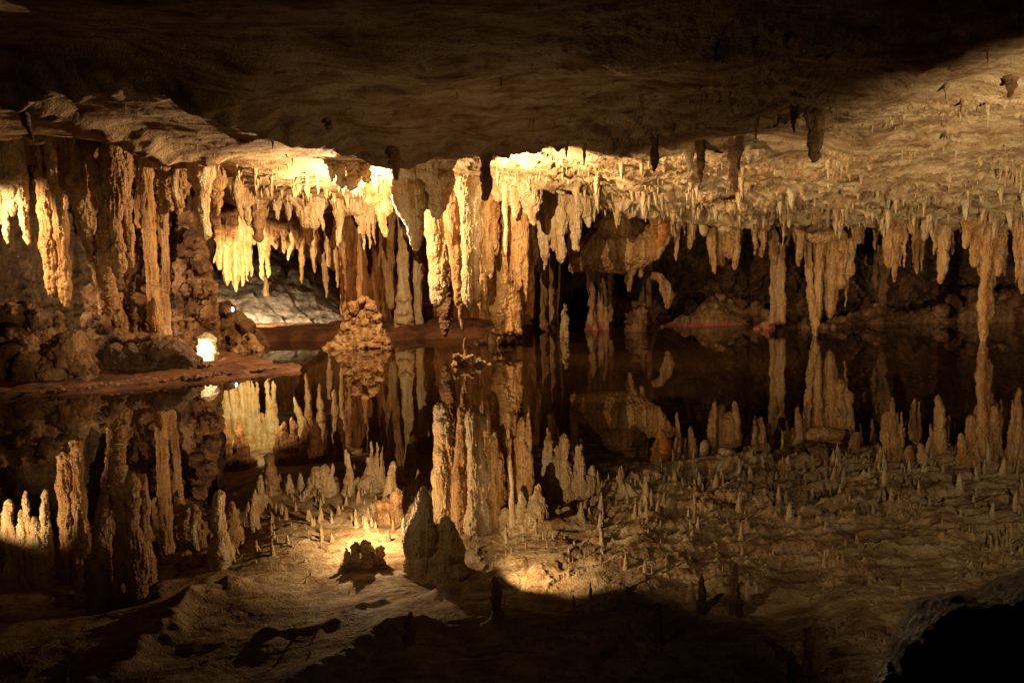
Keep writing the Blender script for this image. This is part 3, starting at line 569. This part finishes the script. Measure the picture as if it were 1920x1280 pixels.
stal(1130, 200, 252, 12, 9.4, 'tan', 'small brown stalactite in the rough ceiling above the tangle of cream lobes')
stal(1168, 240, 276, 14, 9.9, 'orange', 'stubby red brown peg left of the thin ragged stalactite')
stal(1095, 270, 312, 8, 10.8, 'cream', 'little pale peg on the lit ceiling above the tangle of cream lobes')
stal(1062, 262, 296, 8, 10.6, 'tan', 'little tan peg left of the pale one on the lit ceiling')
stal(1490, 205, 248, 12, 9.0, 'dark', 'small dim peg left of the big blunt dark stalactite')
stal(1418, 205, 262, 10, 9.3, 'ceil', 'slim dim peg in the shadowed ceiling right of the smooth pointed tan one')
stal(1805, 160, 216, 9, 8.7, 'tan', 'slim stalactite on the bright upper right ceiling', e=.3)
stal(1893, 140, 184, 26, 8.2, 'brown', 'small dark cone at the upper right corner of the ceiling', e=1.0, sat=0, flare=.1)
stal(1775, 170, 196, 7, 8.4, 'cream', 'tiny white peg left of the slim upper right stalactite')
stal(1852, 205, 238, 6, 8.8, 'cream', 'tiny white straw below the small dark corner cone')
for i, (px, y1) in enumerate(((1553, 335), (1563, 337), (1569, 344), (1577, 336), (1587, 330))):
    stal(px, 312, y1, 7, 11.2, 'cream', ('leftmost', 'second', 'longest', 'fourth', 'rightmost')[i] + ' of five tiny white teeth right below the big blunt dark stalactite', group='five tiny white teeth', sat=0)
for i, (px, y1) in enumerate(((1876, 342), (1886, 350), (1898, 340), (1906, 352), (1914, 362))):
    stal(px, 318, y1, 7, 11.4, 'cream', ('first', 'second', 'third', 'fourth', 'fifth and longest')[i] + ' white straw from the left in the row at the right edge', group='white straws at the right edge', sat=0)

# countless small drips on the ceiling
def nubs():
    V = []; F = []; n0 = 0; r = random.Random(5); seg = 6
    pts = []
    while len(pts) < 1500:
        d = 7.5 + 7.2 * r.random() ** .7; px = r.uniform(-60, 2050)
        dens = .12 if px < 900 else 1.0
        if d > 13.2: dens = 1
        if px < 380: dens = .05
        if r.random() > dens: continue
        pts.append(((px - 960) / FPX * d, d))
    A = np.array(pts); nz_ = per2(A[:, 0] * 2.2, A[:, 1] * 2.2, 30); Z = ceil_z(A[:, 0], A[:, 1])
    for (x, y), z, nn in zip(pts, Z, nz_):
        if nn < (.1 if y > 11.6 else .34) and r.random() < .97: continue
        big = y > 13.0
        ln = r.uniform(.02, .075) * (1.7 if big and r.random() < .6 else 1) * (1 + max(0, nn)); w = r.uniform(.006, .015) * (1.6 if big else 1)
        lx, ly = r.uniform(-.006, .006), r.uniform(-.006, .006)
        for t, k in ((-.3, 1.8), (.12, 1.0), (.6, .6), (1, .12)):
            for q in range(seg):
                a = q * 2 * math.pi / seg; V.append((x + lx * t + math.cos(a) * w * k, y + ly * t + math.sin(a) * w * k, z - ln * t))
        for i in range(3):
            for q in range(seg): F.append((n0 + i * seg + q, n0 + (i + 1) * seg + q, n0 + (i + 1) * seg + (q + 1) % seg, n0 + i * seg + (q + 1) % seg))
        n0 += 4 * seg
    for k in range(620):
        if k % 2: px = r.uniform(430, 1000); y = r.uniform(12.6, 15.2)
        else: px = r.uniform(1080, 2050); y = 13.9 - abs(r.gauss(0, .9))
        x = (px - 960) / FPX * y; x += .12 * math.sin(px * .07); y += .1 * math.sin(px * .11); z = ceil_at(x, y); ln = r.uniform(.04, .17) * (1 if k % 4 else 1.5); w = ln * r.uniform(.13, .24)
        ph = r.uniform(0, 6); lx, ly = r.uniform(-.012, .012), r.uniform(-.012, .012)
        ks = ((-.35, 2.0), (.0, 1.25), (.2, 1.0), (.45, .8), (.75, .5), (1, .1))
        for t, kk in ks:
            for q in range(8):
                a = q * math.pi / 4; g = 1 + .18 * math.sin(a * 3 + ph) + .12 * math.sin(t * 13 + ph); V.append((x + lx * t + math.cos(a) * w * kk * g, y + ly * t + math.sin(a) * w * kk * g, z - ln * t))
        for i in range(5):
            for q in range(8): F.append((n0 + i * 8 + q, n0 + (i + 1) * 8 + q, n0 + (i + 1) * 8 + (q + 1) % 8, n0 + i * 8 + (q + 1) % 8))
        n0 += 48
    link('small_stalactites', mesh_np('small_stalactites', V, F, M['cream']), kind='stuff', label='countless finger sized drips studding the cave ceiling', cat='small stalactites')
nubs()

# ------------------------------------------------------------------ banks, mounds, rocks
def bank(name, edge, back, h, mat, **k):
    """low mud bank; edge = waterline (px, y), back = how far behind it reaches"""
    pts = []
    for px, y in edge:
        v = _fw * FPX + _r2 * (px - 960.0) + _u2 * (640.0 - y); t = -CAMZ / v.z; pts.append((v.x * t, v.y * t))
    ex = [p[0] for p in pts]; ey = [p[1] for p in pts]
    u = np.linspace(ex[0], ex[-1], 420); v = np.linspace(0, 1, 90); Uu, Vv = np.meshgrid(u, v, indexing='ij')
    y0 = np.interp(Uu, ex, ey); y1 = np.interp(Uu, [b[0] for b in back], [b[1] for b in back])
    y = y0 - .06 + (y1 - y0 + .06) * Vv ** 1.6
    x_, y_, vv, hh = Uu.ravel(), y.ravel(), Vv.ravel(), None
    dist = y_ - y0.ravel() + .03 * per3(x_ * 6, y_ * 6, x_ * 0)
    z = h * (1 - np.exp(-np.maximum(dist, -.1) / .09)) - .012 + (.03 * fbm3(x_ * 4, y_ * 4, x_ * 0, 5) + .012 * np.maximum(0, per3(x_ * 22, y_ * 22, x_ * 0))) * np.clip(dist * 6, .15, 1) + .02 * np.clip(dist, 0, 3)
    return link(name, mesh_np(name, np.stack([x_, y_, z], 1), grid_faces(420, 90), M[mat]), kind='structure')
bank('sand_bank', [(-700, 775), (-300, 760), (0, 750), (120, 742), (250, 730), (400, 716), (480, 706), (562, 696)], [(-12, 15), (-4.6, 14.2), (-3.8, 13.4), (-3.0, 12.35), (-2.5, 12.03)], .06, 'mud')
bank('far_bank', [(380, 655), (440, 648), (520, 640), (640, 640), (760, 637), (860, 634), (1000, 634)], [(-8, 17.6), (-2, 17.4), (0, 17.2), (1, 17)], .17, 'mud')
def pebbles():
    s = Soup(); r = random.Random(77)
    for i in range(420):
        px = r.uniform(40, 520); t = r.random() ** 1.5
        y0 = np.interp(px, [0, 120, 250, 400, 480, 540], [752, 744, 731, 717, 706, 699]); v = _fw * FPX + _r2 * (px - 960.0) + _u2 * (640.0 - y0 + 3); k = -CAMZ / v.z
        x, y = v.x * k, v.y * k; y += t * (1.0 if px < 430 else .25); rr = r.uniform(.006, .022) * (1.6 if r.random() < .1 else 1)
        s.ball((x, y, .045 + rr * .2), rr, (r.uniform(.8, 1.5), r.uniform(.8, 1.3), r.uniform(.5, .8)))
    me = bpy.data.meshes.new('pebbles'); me.from_pydata(np.concatenate(s.V).tolist(), [], s.F); me.materials.append(M['brown'])
    me.polygons.foreach_set('use_smooth', [True] * len(me.polygons)); link('pebbles', me, kind='stuff', label='loose gravel scattered along the left mud bank', cat='gravel')
pebbles()
lumps('rubble_pile', 'brown', 'dim brown rubble pile rising from the bank at the left edge', 'rubble', [(-220, 560), (0, 578), (30, 568), (48, 560), (70, 585), (110, 590), (140, 640), (172, 700)], 11.6, 190, (.05, .16), depth=.9, seed=12, vox=.016, knob=.03, kf=11)
lumps('boulder', 'orange', 'single pointed lump topping the rubble pile', 'rock', [(28, 600), (47, 560), (66, 600)], 11.9, 8, (.05, .09), depth=.1, seed=2, z0=.55, knob=.02)
lumps('rock_shelf', 'brown', 'pale topped rock shelf at the foot of the double column', 'rock', [(155, 640), (165, 585), (185, 590), (230, 625), (300, 628), (345, 640)], 12.5, 60, (.05, .12), depth=.35, seed=6, knob=.02)
lumps('rock_block', 'dark', 'black shadowed rock ledge in front of the slim column', 'rock', [(165, 700), (180, 652), (260, 645), (330, 640), (360, 662), (372, 700)], 11.9, 70, (.06, .12), depth=.3, seed=8, knob=.02)
lumps('rock_block', 'dark', 'low crumbly rock in front of the glaring white stump', 'rock', [(340, 705), (360, 682), (400, 684), (430, 705)], 11.9, 24, (.03, .06), depth=.12, seed=18, knob=.02)
lumps('white_stump', 'cream', 'glaring white stump lit by a hidden lamp at the end of the left bank', 'rock', [(366, 690), (370, 634), (384, 625), (398, 632), (404, 650), (402, 690)], 12.7, 30, (.03, .06), depth=.1, seed=21, vox=.009, knob=.012, kf=30, extra=lambda s: strand(s, [(386, 695, 34), (386, 660, 34), (386, 632, 26)], 12.55))
lumps('rock_stub', 'cream', 'small bright spike left of the glaring white stump', 'rock', [(344, 690), (352, 652), (358, 690)], 12.6, 8, (.015, .03), depth=.05, seed=22, vox=.008, knob=.008, kf=30)
lumps('boulder', 'brown', 'big dark brown boulder behind the glaring white stump', 'rock', [(385, 600), (395, 568), (420, 570), (450, 590), (475, 612), (490, 640)], 15.2, 30, (.08, .16), depth=.4, seed=31, knob=.03)
lumps('boulder', 'tan', 'tan pyramid shaped rock in the water right of the glaring white stump', 'rock', [(434, 650), (450, 635), (470, 624), (478, 628), (486, 655)], 14.3, 16, (.04, .08), depth=.15, seed=33, knob=.02)
lumps('crusty_mound', 'tan', 'crusty tan mound like a beehive standing in the water left of centre', 'mound', [(608, 655), (628, 640), (644, 622), (652, 590), (662, 570), (680, 558), (698, 566), (709, 600), (717, 625), (730, 652)], 14.5, 170, (.03, .07), depth=.26, seed=41, vox=.0095, knob=.022, kf=24, flute=.012)
lumps('low_rock', 'tan', 'pointed pale rock low in the water below the crusty orange column', 'rock', [(892, 645), (920, 618), (935, 612), (955, 630), (985, 645)], 14.6, 26, (.03, .06), depth=.15, seed=43, knob=.016)
lumps('crusty_islet', 'cream', 'small pink and white crusted islet under the tall blazing white stalactite', 'rock', [(848, 690), (854, 662), (872, 668), (884, 664), (900, 672), (925, 690)], 12.1, 40, (.015, .035), depth=.14, seed=44, vox=.008, knob=.014, kf=34)
stal(873, 690, 634, 10, 12.15, 'cream', 'short white stalagmite rising from the crusted islet', name='stalagmite', cat='stalagmite', tip=.4, up=.05)
lumps('shore_mound', 'pinked', 'broad triangular pink rimmed mound on the far shore', 'mound', [(1190, 622), (1215, 612), (1260, 606), (1300, 585), (1335, 562), (1365, 590), (1400, 606), (1460, 612), (1480, 620)], 17.0, 60, (.05, .12), depth=.5, seed=51, knob=.012, kf=9, smooth=8)
lumps('shore_rocks', 'brown', 'dark knobbly boulders strewn behind the pink rimmed mound', 'rocks', [(1320, 570), (1345, 550), (1380, 562), (1420, 566), (1445, 590)], 17.4, 70, (.04, .1), depth=.3, seed=52, knob=.03)
lumps('shore_stone', 'pinked', 'pinkish lumpy stone at the foot of the ribbed tan column', 'rock', [(1415, 622), (1428, 606), (1440, 600), (1452, 612), (1456, 624)], 16.0, 24, (.03, .06), depth=.15, seed=53, knob=.018)
lumps('shore_rocks', 'brown', 'dim row of boulders at the waterline behind the long touching stalactite', 'rocks', [(1490, 612), (1512, 596), (1545, 606), (1580, 590), (1600, 612)], 16.0, 60, (.03, .08), depth=.25, seed=54, knob=.024)
lumps('shore_rocks', 'brown', 'dark heap of rubble along the right far shore', 'rocks', [(1600, 590), (1640, 570), (1700, 585), (1760, 575), (1800, 540), (1900, 545), (2050, 540)], 16.6, 160, (.06, .15), depth=.5, seed=55, knob=.03, vox=.018)
s_ = Soup()
for px, py, r_ in ((1690, 1270, .05), (1715, 1212, .09), (1738, 1140, .13), (1775, 1104, .17), (1830, 1104, .2), (1880, 1098, .2), (1925, 1072, .22), (2010, 1050, .26), (2110, 1050, .3), (2230, 1080, .3)):
    q_ = P(px + 14, py + 20, 2.9); r_ *= .8; s_.ball((q_[0], 2.92, q_[2] - r_ * .97), r_, (1.0, 1.3, 1))
    for k_ in range(7): s_.ball((q_[0] + .02 + .012 * k_, 2.95, q_[2] - r_ * 1.5 - .08 * k_), max(.12, r_ * 1.25))
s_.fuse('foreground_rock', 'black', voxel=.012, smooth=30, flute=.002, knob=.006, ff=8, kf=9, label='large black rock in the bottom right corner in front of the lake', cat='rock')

# ------------------------------------------------------------------ unseen lamps of the show cave, and added fill lights
WARM = (1.0, .69, .385)
def aim(o, tgt):
    v = mathutils.Vector(tgt) - o.location; o.rotation_euler = v.to_track_quat('-Z', 'Y').to_euler()
def lamp(name, loc, w, tgt=None, angle=120, blend=.4, col=WARM, size=0.0):
    l = bpy.data.lights.new(name, 'SPOT' if tgt else 'POINT'); l.energy = w; l.color = col; l.shadow_soft_size = size
    o = bpy.data.objects.new(name, l); COL.objects.link(o); o.location = loc
    if tgt: l.spot_size = R(angle); l.spot_blend = blend; aim(o, tgt)
    return o
lamp('lamp_centre', P(668, 404, 12.55), 290, None)
lamp('lamp_chamber', P(452, 566, 15.9), 320, P(530, 500, 20), 130, .4, (1, .82, .52))
lamp('lamp_stump', P(376, 664, 12.25), 30, P(386, 655, 12.7), 80, .4, (1, .88, .74))
lamp('fill_left', (-3.9, 9.9, .2), 34, P(190, 560, 12.6), 84, .8)  # added fill light, brightens the left columns and rubble
lamp('lamp_left', P(-130, 410, 11.9), 300, P(110, 520, 13.4), 100, .5)
lamp('lamp_post', P(911, 360, 10.9), 370, P(1400, 425, 14.5), 112, .5)
lamp('lamp_lake', (.1, 8.6, .25), 270, P(1640, 390, 14), 64, .5)
lamp('lamp_right', (4.0, 5.6, .3), 900, P(2080, 300, 11.5), 98, 1.0, (1, .75, .47))
lamp('fill_front', (-2.2, 10.3, .15), 90, P(790, 380, 11.8), 76, .6)  # added weak fill for the front of the broad central stalactite
lamp('lamp_fill', (-.2, 8.0, .2), 25, (-.2, 9.5, 3.0), 150, 1.0)  # added upward fill that lifts the near ceiling out of black
# the one lamp that can be seen, a small glare on top of the brown boulder
t = bpy.data.objects.new('cave_lamp', None); COL.objects.link(t); t.location = P(437, 580, 15.0); t['label'] = 'small glaring lamp on the dark brown boulder below the yellow drapery'; t['category'] = 'lamp'
sp = Soup(); sp.tube([(0, .05, 0), (0, -.02, .004)], [.035, .042], 16)
hm = bpy.data.materials.new('lamp_metal'); hm.use_nodes = True; hm.node_tree.nodes['Principled BSDF'].inputs['Base Color'].default_value = (.03, .03, .03, 1)
me = bpy.data.meshes.new('housing'); me.from_pydata(np.concatenate(sp.V).tolist(), [], sp.F); me.materials.append(hm); h = link('housing', me); h.parent = t
sp = Soup(); sp.ball((0, -.05, .006), .03, (1, .5, 1.2))
gm = bpy.data.materials.new('lamp_glass'); gm.use_nodes = True; q = gm.node_tree.nodes['Principled BSDF']; q.inputs['Emission Color'].default_value = (1, .9, .72, 1); q.inputs['Emission Strength'].default_value = 6
me = bpy.data.meshes.new('lens'); me.from_pydata(np.concatenate(sp.V).tolist(), [], sp.F); me.materials.append(gm); h = link('lens', me); h.parent = t

w = bpy.data.worlds.new('World'); sc.world = w; w.use_nodes = True
w.node_tree.nodes['Background'].inputs[0].default_value = (1, .7, .45, 1); w.node_tree.nodes['Background'].inputs[1].default_value = .002
sc.view_settings.view_transform = 'Standard'; sc.view_settings.look = 'None'; sc.view_settings.exposure = .4; sc.view_settings.gamma = 1
c = sc.cycles; c.max_bounces = 6; c.diffuse_bounces = 3; c.glossy_bounces = 3; c.caustics_reflective = False; c.caustics_refractive = False; c.sample_clamp_indirect = 3
